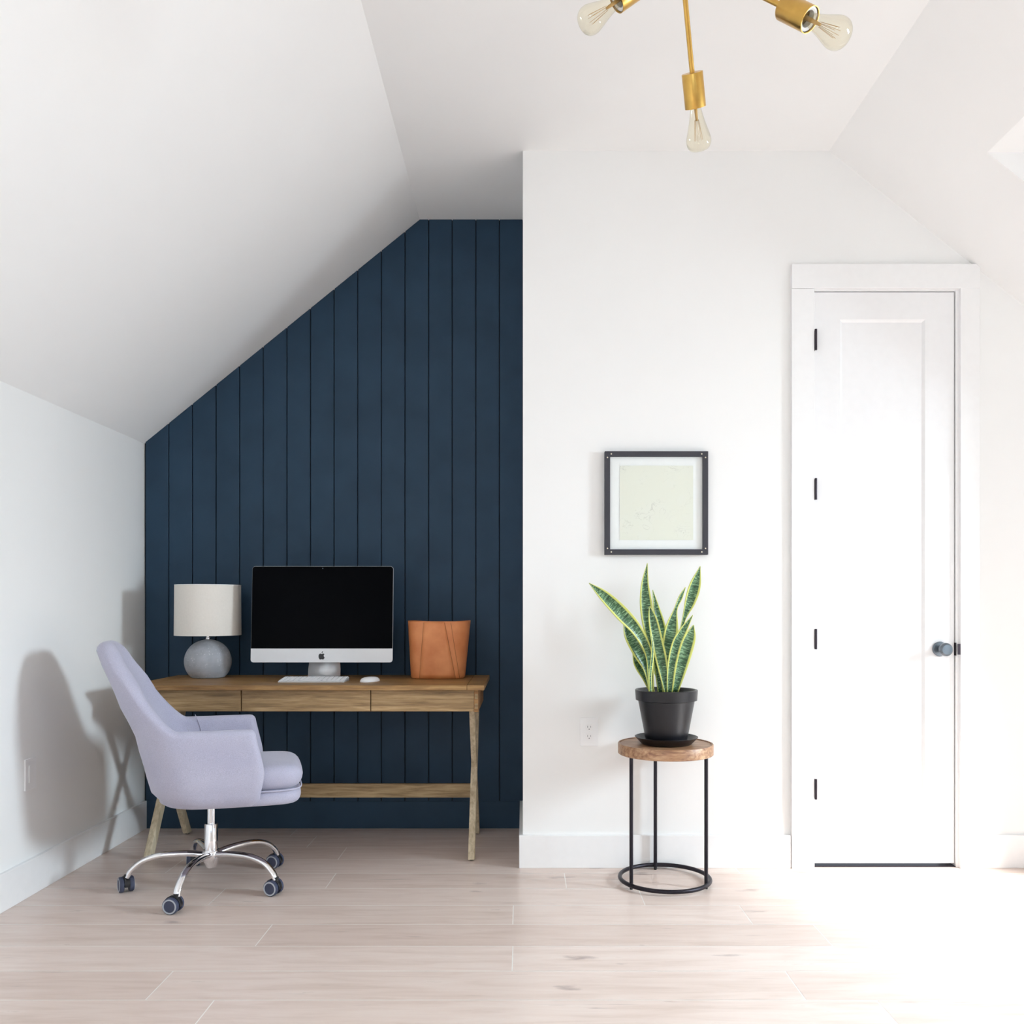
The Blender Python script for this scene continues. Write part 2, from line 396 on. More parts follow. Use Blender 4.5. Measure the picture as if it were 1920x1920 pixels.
# door slab with recessed panel
sx0, sx1, sz0, sz1 = DXL+.009, DXRr-.016, .016, DZT-.0095
yd = YF+.006; px0, px1, pz0, pz1 = fx(1576), fx(1734)+.004, fz(1500), fz(598)
bm = bmesh.new()
def ring2(bm, o, i, yo, yi):
    """bevelled ring between rect o at depth yo and rect i at depth yi"""
    a = [bm.verts.new((x, yo, z)) for x, z in ((o[0], o[2]), (o[1], o[2]), (o[1], o[3]), (o[0], o[3]))]
    b = [bm.verts.new((x, yi, z)) for x, z in ((i[0], i[2]), (i[1], i[2]), (i[1], i[3]), (i[0], i[3]))]
    for k in range(4): bm.faces.new((a[k], a[(k+1) % 4], b[(k+1) % 4], b[k]))
    return b
O = (sx0, sx1, sz0, sz1)
I1 = (px0, px1, pz0, pz1); e = .011; I2 = (px0+e, px1-e, pz0+e, pz1-e)
ring2(bm, O, I1, yd, yd); b = ring2(bm, I1, I2, yd, yd+.009)
bm.faces.new(b)
a = ring2(bm, O, O, yd, yd+.035); bm.faces.new(a[::-1])
bmesh.ops.remove_doubles(bm, verts=bm.verts, dist=1e-5)
door = obj('door_1', bm, M['door']); door['kind'] = 'structure'
for ya_, yb_ in ((620, 659), (898, 938), (1179, 1217), (1459, 1497)):
    bm = bmesh.new(); z0_, z1_ = fz(yb_), fz(ya_)
    tube(bm, [(DXL+.0075, YF-.021, z0_), (DXL+.0075, YF-.021, z1_)], .0052, 12)
    box(bm, DXL+.0065, DXL+.0085, YF-.019, yd+.02, z0_+.002, z1_-.002)
    obj('hinge', bm, M['bronze'], door, smooth=40)
kx, kz = fx(1761)+.004, fz(1217)
bm = bmesh.new(); lathe(bm, [(0, 0), (.031, 0), (.032, .004), (.028, .010), (.013, .013), (.0125, .034), (.016, .038), (.025, .043), (.0285, .052), (.0275, .062), (.020, .069), (.0, .071)], (kx, yd, kz), (0, -1, 0), 40)
obj('knob', bm, M['steel_dark'], door, smooth=35)
bm = bmesh.new(); box(bm, DXRr-.0135, DXRr-.0115, YF-.006, YF+.03, fz(1229), fz(1205)); box(bm, DXRr-.0135, DXRr-.002, YF-.0225, YF-.0195, fz(1227), fz(1207))
obj('strike_plate', bm, M['bronze'], door)
struct('trim_5', B(DXL, DXRr, YF+.0, YF+.12, 0, .004), M['bronze'])

# ceiling: flat part and both slopes, right slope with dormer opening
T = .08
bm = bmesh.new()
prism(bm, [(XCL, ZC), (XCR, ZC), (XCR+.03, ZC+T), (XCL-.03, ZC+T)], 'y', YR, YB+.1)
prism(bm, [(XL-.1, ZKL-.1*SL), (XCL, ZC), (XCL-.03, ZC+T), (XL-.1, ZKL+T)], 'y', YR, YB+.1)
RS = lambda x: ZC-SR*(x-XCR)
def rslope(y0, y1, xa, xb): prism(bm, [(xa, RS(xa)), (xb, RS(xb)), (xb, RS(xb)+.1), (xa, RS(xa)+.1)], 'y', y0, y1)
rslope(YR, DY0, XCR, XR+.1); rslope(DY1, YB+.1, XCR, XR+.1); rslope(DY0, DY1, XCR, DXI)
box(bm, DXI, DX+.1, DY0, DY1, DZ, DZ+.08)                       # dormer ceiling
bmesh.ops.remove_doubles(bm, verts=bm.verts, dist=1e-5)
struct('ceiling', bm, M['ceiling'])
# right knee wall, dormer cheeks and window wall
bm = bmesh.new()
for ya, yb in ((YR, DY0), (DY1, YF+.1)): prism(bm, [(XR, 0), (XR+.1, 0), (XR+.1, RS(XR+.1)), (XR, ZKR)], 'y', ya, yb)
for ya, yb in ((DY0-.09, DY0), (DY1, DY1+.09)):
    prism(bm, [(DXI+.05/SR, DZ+.05), (XR+.1, RS(XR+.1)+.1), (XR+.1, 0), (DX+.1, 0), (DX+.1, DZ+.05)], 'y', ya, yb)
struct('wall_right', bm, M['wall'])
def window_wall(bm, axis, p, th, a0, a1, z0, z1, holes):
    """wall slab at p..p+th with rectangular holes (a0,a1,z0,z1) side by side"""
    def bx(u0, u1, v0, v1):
        if axis == 'x': box(bm, p, p+th, u0, u1, v0, v1)
        else: box(bm, u0, u1, p, p+th, v0, v1)
    u = a0
    for h in holes:
        bx(u, h[0], z0, z1); bx(h[0], h[1], z0, h[2]); bx(h[0], h[1], h[3], z1); u = h[1]
    bx(u, a1, z0, z1)
WH = (1.16, 2.66, .62, 2.04)
bm = bmesh.new(); window_wall(bm, 'x', DX, .1, DY0, DY1, 0, DZ, [WH]); struct('wall_dormer', bm, M['wall'])
RH = [(-1.0, .3, .8, 2.4), (1.1, 2.4, .8, 2.1)]
bm = bmesh.new(); window_wall(bm, 'y', YR-.1, .1, XL-.1, XR+.1, 0, ZC+.08, RH); struct('wall_rear', bm, M['wall'])
struct('baseboard_rear', B(XL+BT, XR, YR, YR+BT, 0, BH), M['trim'])
def window(n, axis, p, h):
    def bx(bm, u0, u1, v0, v1, d0, d1):
        if axis == 'x': box(bm, p+d0, p+d1, u0, u1, v0, v1)
        else: box(bm, u0, u1, p+d0, p+d1, v0, v1)
    bm = bmesh.new(); t = .045; a, b, c, d = h
    bx(bm, a, a+t, c, d, .03, .07); bx(bm, b-t, b, c, d, .03, .07); bx(bm, a+t, b-t, c, c+t, .03, .07); bx(bm, a+t, b-t, d-t, d, .03, .07)
    m = (a+b)/2; bx(bm, m-.018, m+.018, c+t, d-t, .035, .065)
    bx(bm, a+t, m-.018, (c+d)/2-.012, (c+d)/2+.012, .035, .065); bx(bm, m+.018, b-t, (c+d)/2-.012, (c+d)/2+.012, .035, .065)
    struct('window_%d' % n, bm, M['trim'])
window(1, 'x', DX, WH); window(2, 'y', YR-.1, RH[0]); window(3, 'y', YR-.1, RH[1])

# ---------------------------------------------------------------- desk
DTZ = .775; dx0, dx1 = -1.714, -.172; dyf, dyb = 2.29*F, 2.645*F
desk = thing('writing_desk', 'long brown wooden desk with three drawers and crossed legs against the navy panelled wall', 'desk', ((dx0+dx1)/2, 4.07, 0))
bm = bmesh.new(); n = 4
for i in range(n):
    a = dyf+(dyb-dyf)*i/n; b2 = dyf+(dyb-dyf)*(i+1)/n
    box(bm, dx0+.075, dx1-.075, a+(.0004 if i else 0), b2-(.0004 if i < n-1 else 0), DTZ-.022, DTZ)
box(bm, dx0, dx0+.0742, dyf, dyb, DTZ-.022, DTZ); box(bm, dx1-.0742, dx1, dyf, dyb, DTZ-.022, DTZ)
obj('tabletop', bm, M['desk_top'], desk, bevel=.002)
bx0, bx1, bz0, bz1 = -1.686, -.200, .655, DTZ-.0225
byf, byb = 2.318*F, 2.61*F
bm = bmesh.new()
box(bm, bx0, bx0+.018, byf+.001, byb, bz0, bz1); box(bm, bx1-.018, bx1, byf+.001, byb, bz0, bz1)
box(bm, bx0+.018, bx1-.018, byb-.018, byb, bz0, bz1); box(bm, bx0+.018, bx1-.018, byf+.018, byb-.018, bz0, bz0+.012)
for d in (-1.230, -.668): box(bm, d-.008, d+.008, byf+.018, byb-.018, bz0+.012, bz1)
obj('apron', bm, M['desk'], desk, bevel=.001)
for i, (a, b2) in enumerate(((bx0+.0185, -1.2325), (-1.2275, -.6695), (-.6655, bx1-.0185))):
    dr = obj('drawer', B(a, b2, byf-.001, byf+.017, bz0+.003, bz1-.003), M['drawer'], desk, bevel=.0015)
for sx in (bx0, bx1-.018):                      # dovetail end grain on the apron corners
    for zz in (.680, .722): obj('dovetail_joint', B(sx+.003, sx+.0155, byf-.0004, byf+.004, zz-.011, zz+.011), M['stretcher'], desk)
def slat(bm, x0, x1, p, q, wdt):
    """leg board in the y-z plane from p to q, ends cut level"""
    d = Vector((q[0]-p[0], q[1]-p[1])).normalized(); h = wdt/2/abs(d.y)
    prism(bm, [(p[0]-h, p[1]), (p[0]+h, p[1]), (q[0]+h, q[1]), (q[0]-h, q[1])], 'x', x0, x1)
for lx in (-1.653, -.232):
    for k, (p, q) in enumerate((((3.869, .006), (4.27, bz0)), ((4.318, .006), (3.92, bz0)))):
        bm = bmesh.new(); ins = .002 if k else 0
        slat(bm, lx-.0145+ins, lx+.0145-ins, p, q, .044)
        lg = obj('leg', bm, M['leg'], desk, bevel=.0025)
        bm = bmesh.new(); lathe(bm, [(0, 0), (.010, 0), (.010, .006), (0, .006)], (lx, p[0], 0), seg=16)
        obj('foot_glide', bm, M['black'], lg)
obj('stretcher', B(-1.640, -.245, 4.130, 4.152, .217, .281), M['stretcher'], desk, bevel=.002)

# ---------------------------------------------------------------- computer
def tiltx(bm, ang, p):
    bmesh.ops.rotate(bm, verts=bm.verts, cent=p, matrix=Matrix.Rotation(ang, 3, 'X'))
S = 2.48; cx = (603-983)*S/1000; hw = 133*S/1000; yv = S*F
comp = thing('desktop_computer', 'all-in-one computer with black screen and silver chin standing in the middle of the wooden desk', 'computer', (cx, yv+.05, DTZ))
zb, zc, zt = CAMZ-102*S/1000, CAMZ-76*S/1000, CAMZ+79*S/1000
def rrect(x0, x1, z0, z1, r, n=6, corners=(1, 1, 1, 1)):
    out = []
    for (cx_, cz_, a0, on) in ((x0, z0, 180, corners[0]), (x1, z0, 270, corners[1]), (x1, z1, 0, corners[2]), (x0, z1, 90, corners[3])):
        ex, ez = (1 if cx_ == x0 else -1), (1 if cz_ == z0 else -1)
        if not on: out.append((cx_, cz_)); continue
        for k in range(n+1):
            a = R(a0+90*k/n); out.append((cx_+ex*r+r*math.cos(a), cz_+ez*r+r*math.sin(a)))
    return out
TA = -R(3.5); piv = (cx, yv, zb)
bm = bmesh.new()
outer = rrect(cx-hw, cx+hw, zb, zt, .014)
c0 = [bm.verts.new((x, yv, z)) for x, z in outer]; c1 = [bm.verts.new((x, yv+.006, z)) for x, z in outer]
mz = (zb+zt)/2
c2 = [bm.verts.new((cx+(x-cx)*.55, yv+.038, mz+(z-mz)*.55)) for x, z in outer]
bm.faces.new(c0); bm.faces.new(c2[::-1]); N_ = len(outer)
for A, Bq in ((c0, c1), (c1, c2)):
    for i in range(N_): bm.faces.new((A[i], A[(i+1) % N_], Bq[(i+1) % N_], Bq[i]))
tiltx(bm, TA, piv); body = obj('monitor_body', bm, M['alu'], comp, smooth=35)
bm = bmesh.new(); prism(bm, rrect(cx-hw+.0008, cx+hw-.0008, zc, zt-.0008, .0135, corners=(0, 0, 1, 1)), 'y', yv-.0018, yv-.0002)
tiltx(bm, TA, piv); obj('screen', bm, M['screen'], comp)
bm = bmesh.new(); prism(bm, rrect(cx-hw, cx+hw, zb, zc-.0005, .0138, corners=(1, 1, 0, 0)), 'y', yv-.0015, yv-.0001)
tiltx(bm, TA, piv); chin = obj('chin', bm, M['alu_face'], comp)
# fruit emblem on the chin
ap = [(0, .30), (.10, .36), (.22, .40), (.34, .37), (.44, .29), (.47, .25), (.40, .19), (.34, .08), (.34, -.05), (.40, -.17), (.50, -.24), (.46, -.36), (.38, -.49), (.29, -.58), (.20, -.60), (.10, -.56), (0, -.54),
      (-.10, -.56), (-.20, -.60), (-.29, -.58), (-.38, -.48), (-.47, -.30), (-.50, -.10), (-.49, .08), (-.43, .24), (-.33, .35), (-.22, .39), (-.10, .36)]
leafp = [(.0, .44), (.01, .56), (.07, .68), (.17, .77), (.22, .78), (.21, .66), (.15, .54), (.07, .46)]
bm = bmesh.new(); q = .0285; lz = (zb+zc)/2-.002; lxc = cx
for poly in (ap, leafp): prism(bm, [(lxc+x*q, lz+z*q) for x, z in poly], 'y', yv-.0021, yv-.0016)
tiltx(bm, TA, piv); obj('emblem', bm, M['black'], chin)
bm = bmesh.new(); lathe(bm, [(0, 0), (.0022, 0), (.0022, .0006), (0, .0006)], (cx, yv-.0018, zt-.010), (0, -1, 0), 12)
tiltx(bm, TA, piv); obj('camera_lens', bm, M['steel_dark'], comp)
# stand: bent sheet
bm = bmesh.new(); sw0, sw1 = .070, .076
path = [(yv+.075, zb+.13, sw0), (yv+.066, zb+.02, sw0), (yv+.060, DTZ+.045, sw1), (yv+.055, DTZ+.016, sw1), (yv+.045, DTZ+.006, sw1), (yv+.02, DTZ+.005, sw1), (yv-.055, DTZ+.004, sw1), (yv-.065, DTZ+.003, sw1)]
fr = [[bm.verts.new((cx+sx*w_, y, z)) for sx in (-1, 1)] for y, z, w_ in path]
for a, b2 in zip(fr, fr[1:]): bm.faces.new((a[0], a[1], b2[1], b2[0]))
st = obj('stand', bm, M['alu'], comp, smooth=50); sm = st.modifiers.new('solid', 'SOLIDIFY'); sm.thickness = .005; sm.offset = 0
bm = B(cx-.06, cx+.06, yv-.06, yv+.10, DTZ, DTZ+.003); obj('stand_foot', bm, M['alu'], comp)

# keyboard
kb = thing('keyboard', 'slim white keyboard lying on the desk in front of the computer', 'keyboard', (-.950, 3.99, DTZ))
kx0, kx1, ky0, ky1 = -1.098, -.802, 2.375*F, 2.375*F+.118
bm = bmesh.new(); prism(bm, [(ky0, DTZ), (ky1, DTZ), (ky1, DTZ+.016), (ky0, DTZ+.005)], 'x', kx0, kx1)
obj('keyboard_body', bm, M['alu'], kb, bevel=.0015)
zk = lambda y: DTZ+.005+.011*(y-ky0)/(ky1-ky0)
bm = bmesh.new(); box(bm, -.0088, .0088, -.0088, .0088, 0, .003)
k0 = obj('key', bm, M['key'], kb, world=False, bevel=.001, bseg=1)
tl = math.atan(.011/.118); first = True
def put(src, x, y, sx=1, sy=1):
    o = src if first else src.copy()
    if not first: C.objects.link(o); o.parent = kb
    o.location = Vector((x, y, zk(y)+.0004))-Vector(kb.location); o.rotation_euler = (tl, 0, 0); o.scale = (sx, sy, 1)
for r_ in range(6):
    yy = ky0+.0125+r_*.0187
    if r_ == 0:
        for x, sxx in ((kx0+.012, 1), (kx0+.033, 1), (kx0+.055, 1), (kx0+.078, 1.1), (cx+.0, 5.2), (kx1-.090, 1.1), (kx1-.068, 1), (kx1-.050, 1), (kx1-.0315, 1), (kx1-.0125, 1)):
            xx = -.955 if sxx > 3 else x
            put(k0, xx, yy, sxx); first = False
    else:
        for c_ in range(15 if r_ < 5 else 14):
            n_ = 14 if r_ < 5 else 14
            if c_ >= n_: continue
            put(k0, kx0+.0125+c_*(kx1-kx0-.025)/(n_-1), yy, 1.06, .62 if r_ == 5 else 1)
# mouse
mx_, my_ = -.697, 3.975
bm = bmesh.new(); lev = [(1.0, .0), (1.02, .004), (.97, .010), (.85, .0155), (.6, .0195), (.3, .0212), (0, .0215)]
rings = []
for sc_, h in lev:
    if sc_ == 0: rings.append([bm.verts.new((mx_, my_, DTZ+h))]); continue
    ring = []
    for k in range(32):
        a = 2*PI*k/32; c_, s_ = math.cos(a), math.sin(a)
        ring.append(bm.verts.new((mx_+.029*sc_*math.copysign(abs(c_)**.8, c_), my_+.055*sc_*math.copysign(abs(s_)**.8, s_), DTZ+h*(1 if True else 0))))
    rings.append(ring)
for r0, r1 in zip(rings, rings[1:]):
    for k in range(32):
        if len(r1) == 1: bm.faces.new((r0[k], r0[(k+1) % 32], r1[0]))
        else: bm.faces.new((r0[k], r0[(k+1) % 32], r1[(k+1) % 32], r1[k]))
bm.faces.new(rings[0][::-1])
bmesh.ops.rotate(bm, verts=bm.verts, cent=(mx_, my_, DTZ), matrix=Matrix.Rotation(R(-28), 3, 'Z'))
tag(obj('computer_mouse', bm, M['white_plastic'], smooth=50), 'small white computer mouse on the desk to the right of the keyboard', 'mouse')

# ---------------------------------------------------------------- lamp
lx, ly = -1.511, 4.205
lamp = thing('table_lamp', 'table lamp with round grey concrete base and white drum shade on the desk', 'lamp', (lx, ly, DTZ))
bm = bmesh.new(); prof = [(0, 0), (.070, 0), (.078, .004)]
for k in range(1, 24):
    a = R(-50+k*140/24); prof.append((.108*math.cos(a)**.95 if k < 23 else .016, .078+.104*math.sin(a)))
prof += [(.012, .183), (0, .183)]
lathe(bm, prof, (lx, ly, DTZ), seg=64); obj('lamp_base', bm, M['concrete'], lamp, smooth=50)
bm = bmesh.new(); lathe(bm, [(0, .180), (.011, .180), (.011, .190), (.007, .193), (.007, .30), (0, .30)], (lx, ly, DTZ), seg=20); obj('lamp_neck', bm, M['chrome'], lamp, smooth=40)
bm = bmesh.new(); z0_, z1_ = .202, .441; lathe(bm, [(.1525, z0_), (.1505, z1_), (.1485, z1_), (.1505, z0_), (.1525, z0_)], (lx, ly, DTZ), seg=72)
sh = obj('lamp_shade', bm, M['shade'], lamp, smooth=30)
bm = bmesh.new()
for k in range(3):
    a = 2*PI*k/3+.5; tube(bm, [(lx, ly, DTZ+.30), (lx+.149*math.cos(a), ly+.149*math.sin(a), DTZ+.425)], .0015, 6)
tube(bm, [(lx+.1495*math.cos(a), ly+.1495*math.sin(a), DTZ+.4405) for a in [2*PI*k/48 for k in range(48)]], .002, 6, closed=True)
obj('shade_ring', bm, M['white_plastic'], lamp, smooth=True)
bm = bmesh.new(); lathe(bm, [(0, .24), (.014, .24), (.014, .28), (.030, .32), (.028, .345), (0, .36)], (lx, ly, DTZ), seg=24); obj('bulb', bm, M['white_plastic'], lamp, smooth=50)

# ---------------------------------------------------------------- leather bin
bx_, by_ = -.4045, 4.20
binr = thing('leather_bin', 'tan leather waste bin standing on the right end of the desk', 'bin', (bx_, by_, DTZ))
def bin_pt(a, v, off=0):
    c_, s_ = math.cos(a), math.sin(a); e = .62
    hw_ = .127+.0205*v+off; hd = .100+.012*v+off
    return Vector((bx_-.006*(1-v)+hw_*math.copysign(abs(c_)**e, c_), by_+hd*math.copysign(abs(s_)**e, s_), DTZ+v*.270+(.002*math.cos(2*a)+.001*math.sin(3*a))*v**4))
bm = bmesh.new(); NA = 72; rings = []
vv = [(0, -.006), (.008, -.002), (.03, 0)]+[(k/8, 0) for k in range(1, 9)]
for v, off in vv: rings.append([bm.verts.new(bin_pt(2*PI*k/NA, v, off)) for k in range(NA)])
for v, off in [(1, -.004), (.5, -.004), (.02, -.004)]: rings.append([bm.verts.new(bin_pt(2*PI*k/NA, v, off)) for k in range(NA)])
for r0, r1 in zip(rings, rings[1:]):
    for k in range(NA): bm.faces.new((r0[k], r0[(k+1) % NA], r1[(k+1) % NA], r1[k]))
bm.faces.new(rings[0][::-1]); bm.faces.new(rings[-1])
obj('bin_body', bm, M['leather'], binr, smooth=50)
def on_front(x, v, off):
    """point of the front face at world x"""
    lo, hi = PI, 2*PI
    for _ in range(40):
        m_ = (lo+hi)/2
        if bin_pt(m_, v).x < x: lo = m_
        else: hi = m_
    return bin_pt((lo+hi)/2, v, off)
bm = bmesh.new(); g_ = []       # overlapping front panel
for i in range(13):
    v = .01+.975*i/12; xl = bx_-.083+.022*v; xr_ = bx_+.082-.050*v
    g_.append([bm.verts.new(on_front(xl+(xr_-xl)*j/8, v, .0022)) for j in range(9)])
for a, b2 in zip(g_, g_[1:]):
    for j in range(8): bm.faces.new((a[j], a[j+1], b2[j+1], b2[j]))
pn = obj('front_panel', bm, M['leather'], binr, smooth=50); sm = pn.modifiers.new('solid', 'SOLIDIFY'); sm.thickness = .003; sm.offset = 0
bm = bmesh.new()
tube(bm, [on_front(bx_-.083+.022*v-.001, v, .0012) for v in [.01+.97*k/12 for k in range(13)]], .0013, 6)
tube(bm, [on_front(bx_+.082-.050*v+.001, v, .0012) for v in [.01+.97*k/12 for k in range(13)]], .0011, 6)
tube(bm, [on_front(bx_+.100-.040*v+.002, v, .0006) for v in [.01+.97*k/12 for k in range(13)]], .0008, 6)
obj('stitching', bm, M['thread'], binr, smooth=True)

# ---------------------------------------------------------------- office chair (local: +x forward)
chair = thing('office_chair', 'lavender grey upholstered swivel chair on a chrome star base left of the desk', 'chair', (-1.247, 3.505, 0), R(17))
def interp(tab, z):
    if z <= tab[0][0]: return tab[0][1]
    for (a, p), (b2, q2) in zip(tab, tab[1:]):
        if z <= b2:
            t = (z-a)/(b2-a); t = t*t*(3-2*t)*.5+t*.5
            return p+(q2-p)*t
    return tab[-1][1]
Wt = [(.345, .205), (.375, .245), (.45, .262), (.64, .268), (.80, .245), (.99, .185)]
Bt = [(.345, -.165), (.375, -.210), (.45, -.232), (.60, -.268), (.78, -.345), (.90, -.395), (.99, -.428)]
Ft = [(.345, .130), (.375, .160), (.48, .178), (.655, .142)]
def plan(u, z):
    """u in 0..1 round the shell from the right arm front over the back to the left arm front"""
    w_ = interp(Wt, z); b_ = interp(Bt, z); f_ = interp(Ft, min(z, .655)); xm = b_+.20 if z > .6 else -.10+(z-.6)*.05
    xm = b_+.205
    if u < .27: t = u/.27; return Vector((f_+(xm-f_)*t, -w_, 0))
    if u > .73: t = (1-u)/.27; return Vector((f_+(xm-f_)*t, w_, 0))
    ph = (u-.27)/.46*PI; e = .80
    c_, s_ = math.cos(ph), math.sin(ph)
    return Vector((xm-.205*(abs(s_)**e), -w_*math.copysign(abs(c_)**e, c_), 0))
def topz(u):
    if u < .27 or u > .73: return .650
    t = math.sin((u-.27)/.46*PI); t = max(0, min(1, (t-.12)/.86)); t = t*t*(3-2*t)
    return .650+.330*t
us = [0]+[.27*k/12 for k in range(1, 12)]+[.27+.46*k/44 for k in range(45)]+[.73+.27*k/12 for k in range(1, 12)]+[1]
bm = bmesh.new(); secs = []
def section(u, endf):
    """endf 0..1: 1 = full thickness"""
    T_ = topz(u); th = (.050+.02*(T_-.655)/.33)*endf; secp = []
    full = (.050+.02*(T_-.655)/.33)
    zt_ = T_-full/2
    def nrm(z):
        a = plan(max(0, u-.004), z); b2 = plan(min(1, u+.004), z); d = (b2-a)
        d = d.normalized() if d.length > 1e-7 else Vector((0, 1, 0)); return Vector((d.y, -d.x, 0))
    zs = [.352+(zt_-.352)*(k/11) for k in range(12)]
    for z in zs:
        p = plan(u, z); nn = nrm(z); q_ = p+nn*(full-th)/2
        secp.append(Vector((q_.x, q_.y, z)))
    p = plan(u, zt_); nn = nrm(zt_)
    for k in range(1, 8):
        a = PI*k/8; c_ = p+nn*full/2
        secp.append(Vector((c_.x-nn.x*math.cos(a)*th/2, c_.y-nn.y*math.cos(a)*th/2, zt_+math.sin(a)*th/2)))
    for z in zs[::-1]:
        if z < .40: z = .40
        p = plan(u, z); nn = nrm(z); q_ = p+nn*(full-(full-th)/2)
        secp.append(Vector((q_.x, q_.y, z)))
    return secp
r_e = .024
L = [section(0, 0.05)]
for pt in L[0]: pt.x += r_e
for a in (20, 45, 68):
    s_ = section(0, math.sin(R(a)));
    for pt in s_: pt.x += r_e*math.cos(R(a))
    L.append(s_)
L += [section(u, 1) for u in us]
for a in (68, 45, 20, 3):
    s_ = section(1, max(.05, math.sin(R(a))))
    for pt in s_: pt.x += r_e*math.cos(R(a))
    L.append(s_)
V = [[bm.verts.new(p) for p in s_] for s_ in L]; NS = len(V[0])
for a, b2 in zip(V, V[1:]):
    for k in range(NS): bm.faces.new((a[k], a[(k+1) % NS], b2[(k+1) % NS], b2[k]))
bm.faces.new(V[0]); bm.faces.new(V[-1][::-1])
shell = obj('backrest', bm, M['fabric'], chair, smooth=70, world=False)
# piping seam where the arms meet the back, both inside
for sgn in (1, -1):
    bm = bmesh.new(); pts = []
    for k in range(9):
        z = .50+.16*k/8; u = .5+sgn*.245; p = plan(u, z); d = (plan(u+.004, z)-plan(u-.004, z)).normalized()
        nn = Vector((d.y, -d.x, 0)); q_ = p+nn*(.0515); pts.append((q_.x, q_.y, z))
    tube(bm, pts, .0016, 6); obj('seam', bm, M['fabric'], shell, smooth=True, world=False)
# underside pan
def closed_outline(z, k_):
    pts = [plan(u, z) for u in [i/60 for i in range(61)]]
    c_ = Vector((0, 0, 0)); return [Vector((c_.x+(p.x-c_.x)*k_, p.y*k_, 0)) for p in pts]
bm = bmesh.new(); rings = []
for z, k_ in ((.395, .90), (.362, .985), (.352, .96), (.343, .80), (.337, .45), (.336, .12)):
    rings.append([bm.verts.new((p.x, p.y, z)) for p in closed_outline(max(z, .352), k_)])
for a, b2 in zip(rings, rings[1:]):
    n_ = len(a)
    for k in range(n_): bm.faces.new((a[k], a[(k+1) % n_], b2[(k+1) % n_], b2[k]))
bm.faces.new(rings[0]); bm.faces.new(rings[-1])
obj('seat_shell', bm, M['fabric'], chair, smooth=60, world=False)
# seat cushion with rounded front
def cushion(zlo, zhi, x0, x1, hw_, r, bulge):
    bm = bmesh.new(); nx, ny = 22, 18
    def outline(scale_, z):
        out = []
        for k in range(72):
            a = 2*PI*k/72; c_, s_ = math.cos(a), math.sin(a); e = .38 if c_ > 0 else .5
            hx = (x1-x0)/2; out.append((((x0+x1)/2+(hx-r+r*scale_)*math.copysign(abs(c_)**e, c_)), (hw_-r+r*scale_)*math.copysign(abs(s_)**e, s_), z))
        return out
    rings = []; n_ = 10
    for k in range(n_+1):
        a = -PI/2+PI*k/n_; rings.append([bm.verts.new(p) for p in outline(math.cos(a), (zlo+zhi)/2+(zhi-zlo)/2*math.sin(a))])
    last = rings[-1]
    for q_, dz in ((.8, .4), (.5, .8), (.2, 1.0)):
        m_ = (x0+x1)/2; r2 = [bm.verts.new((m_+(v.co.x-m_)*q_, v.co.y*q_, zhi+bulge*dz)) for v in last]; rings.append(r2)
    for a, b2 in zip(rings, rings[1:]):
        for k in range(72): bm.faces.new((a[k], a[(k+1) % 72], b2[(k+1) % 72], b2[k]))
    bm.faces.new(rings[0][::-1]); bm.faces.new(rings[-1]); return bm
seat = obj('seat', cushion(.402, .500, -.13, .350, .212, .044, .012), M['fabric'], chair, smooth=60, world=False)
obj('seat_border', cushion(.346, .404, -.10, .343, .208, .020, .0), M['fabric'], chair, smooth=60, world=False)
bm = bmesh.new(); pts = []
for k in range(72):
    a = 2*PI*k/72; c_, s_ = math.cos(a), math.sin(a); e = .38 if c_ > 0 else .5
    pts.append((.121+.223*math.copysign(abs(c_)**e, c_), .209*math.copysign(abs(s_)**e, s_), .404))
tube(bm, pts, .0035, 8, closed=True); obj('piping', bm, M['fabric'], seat, smooth=True, world=False)
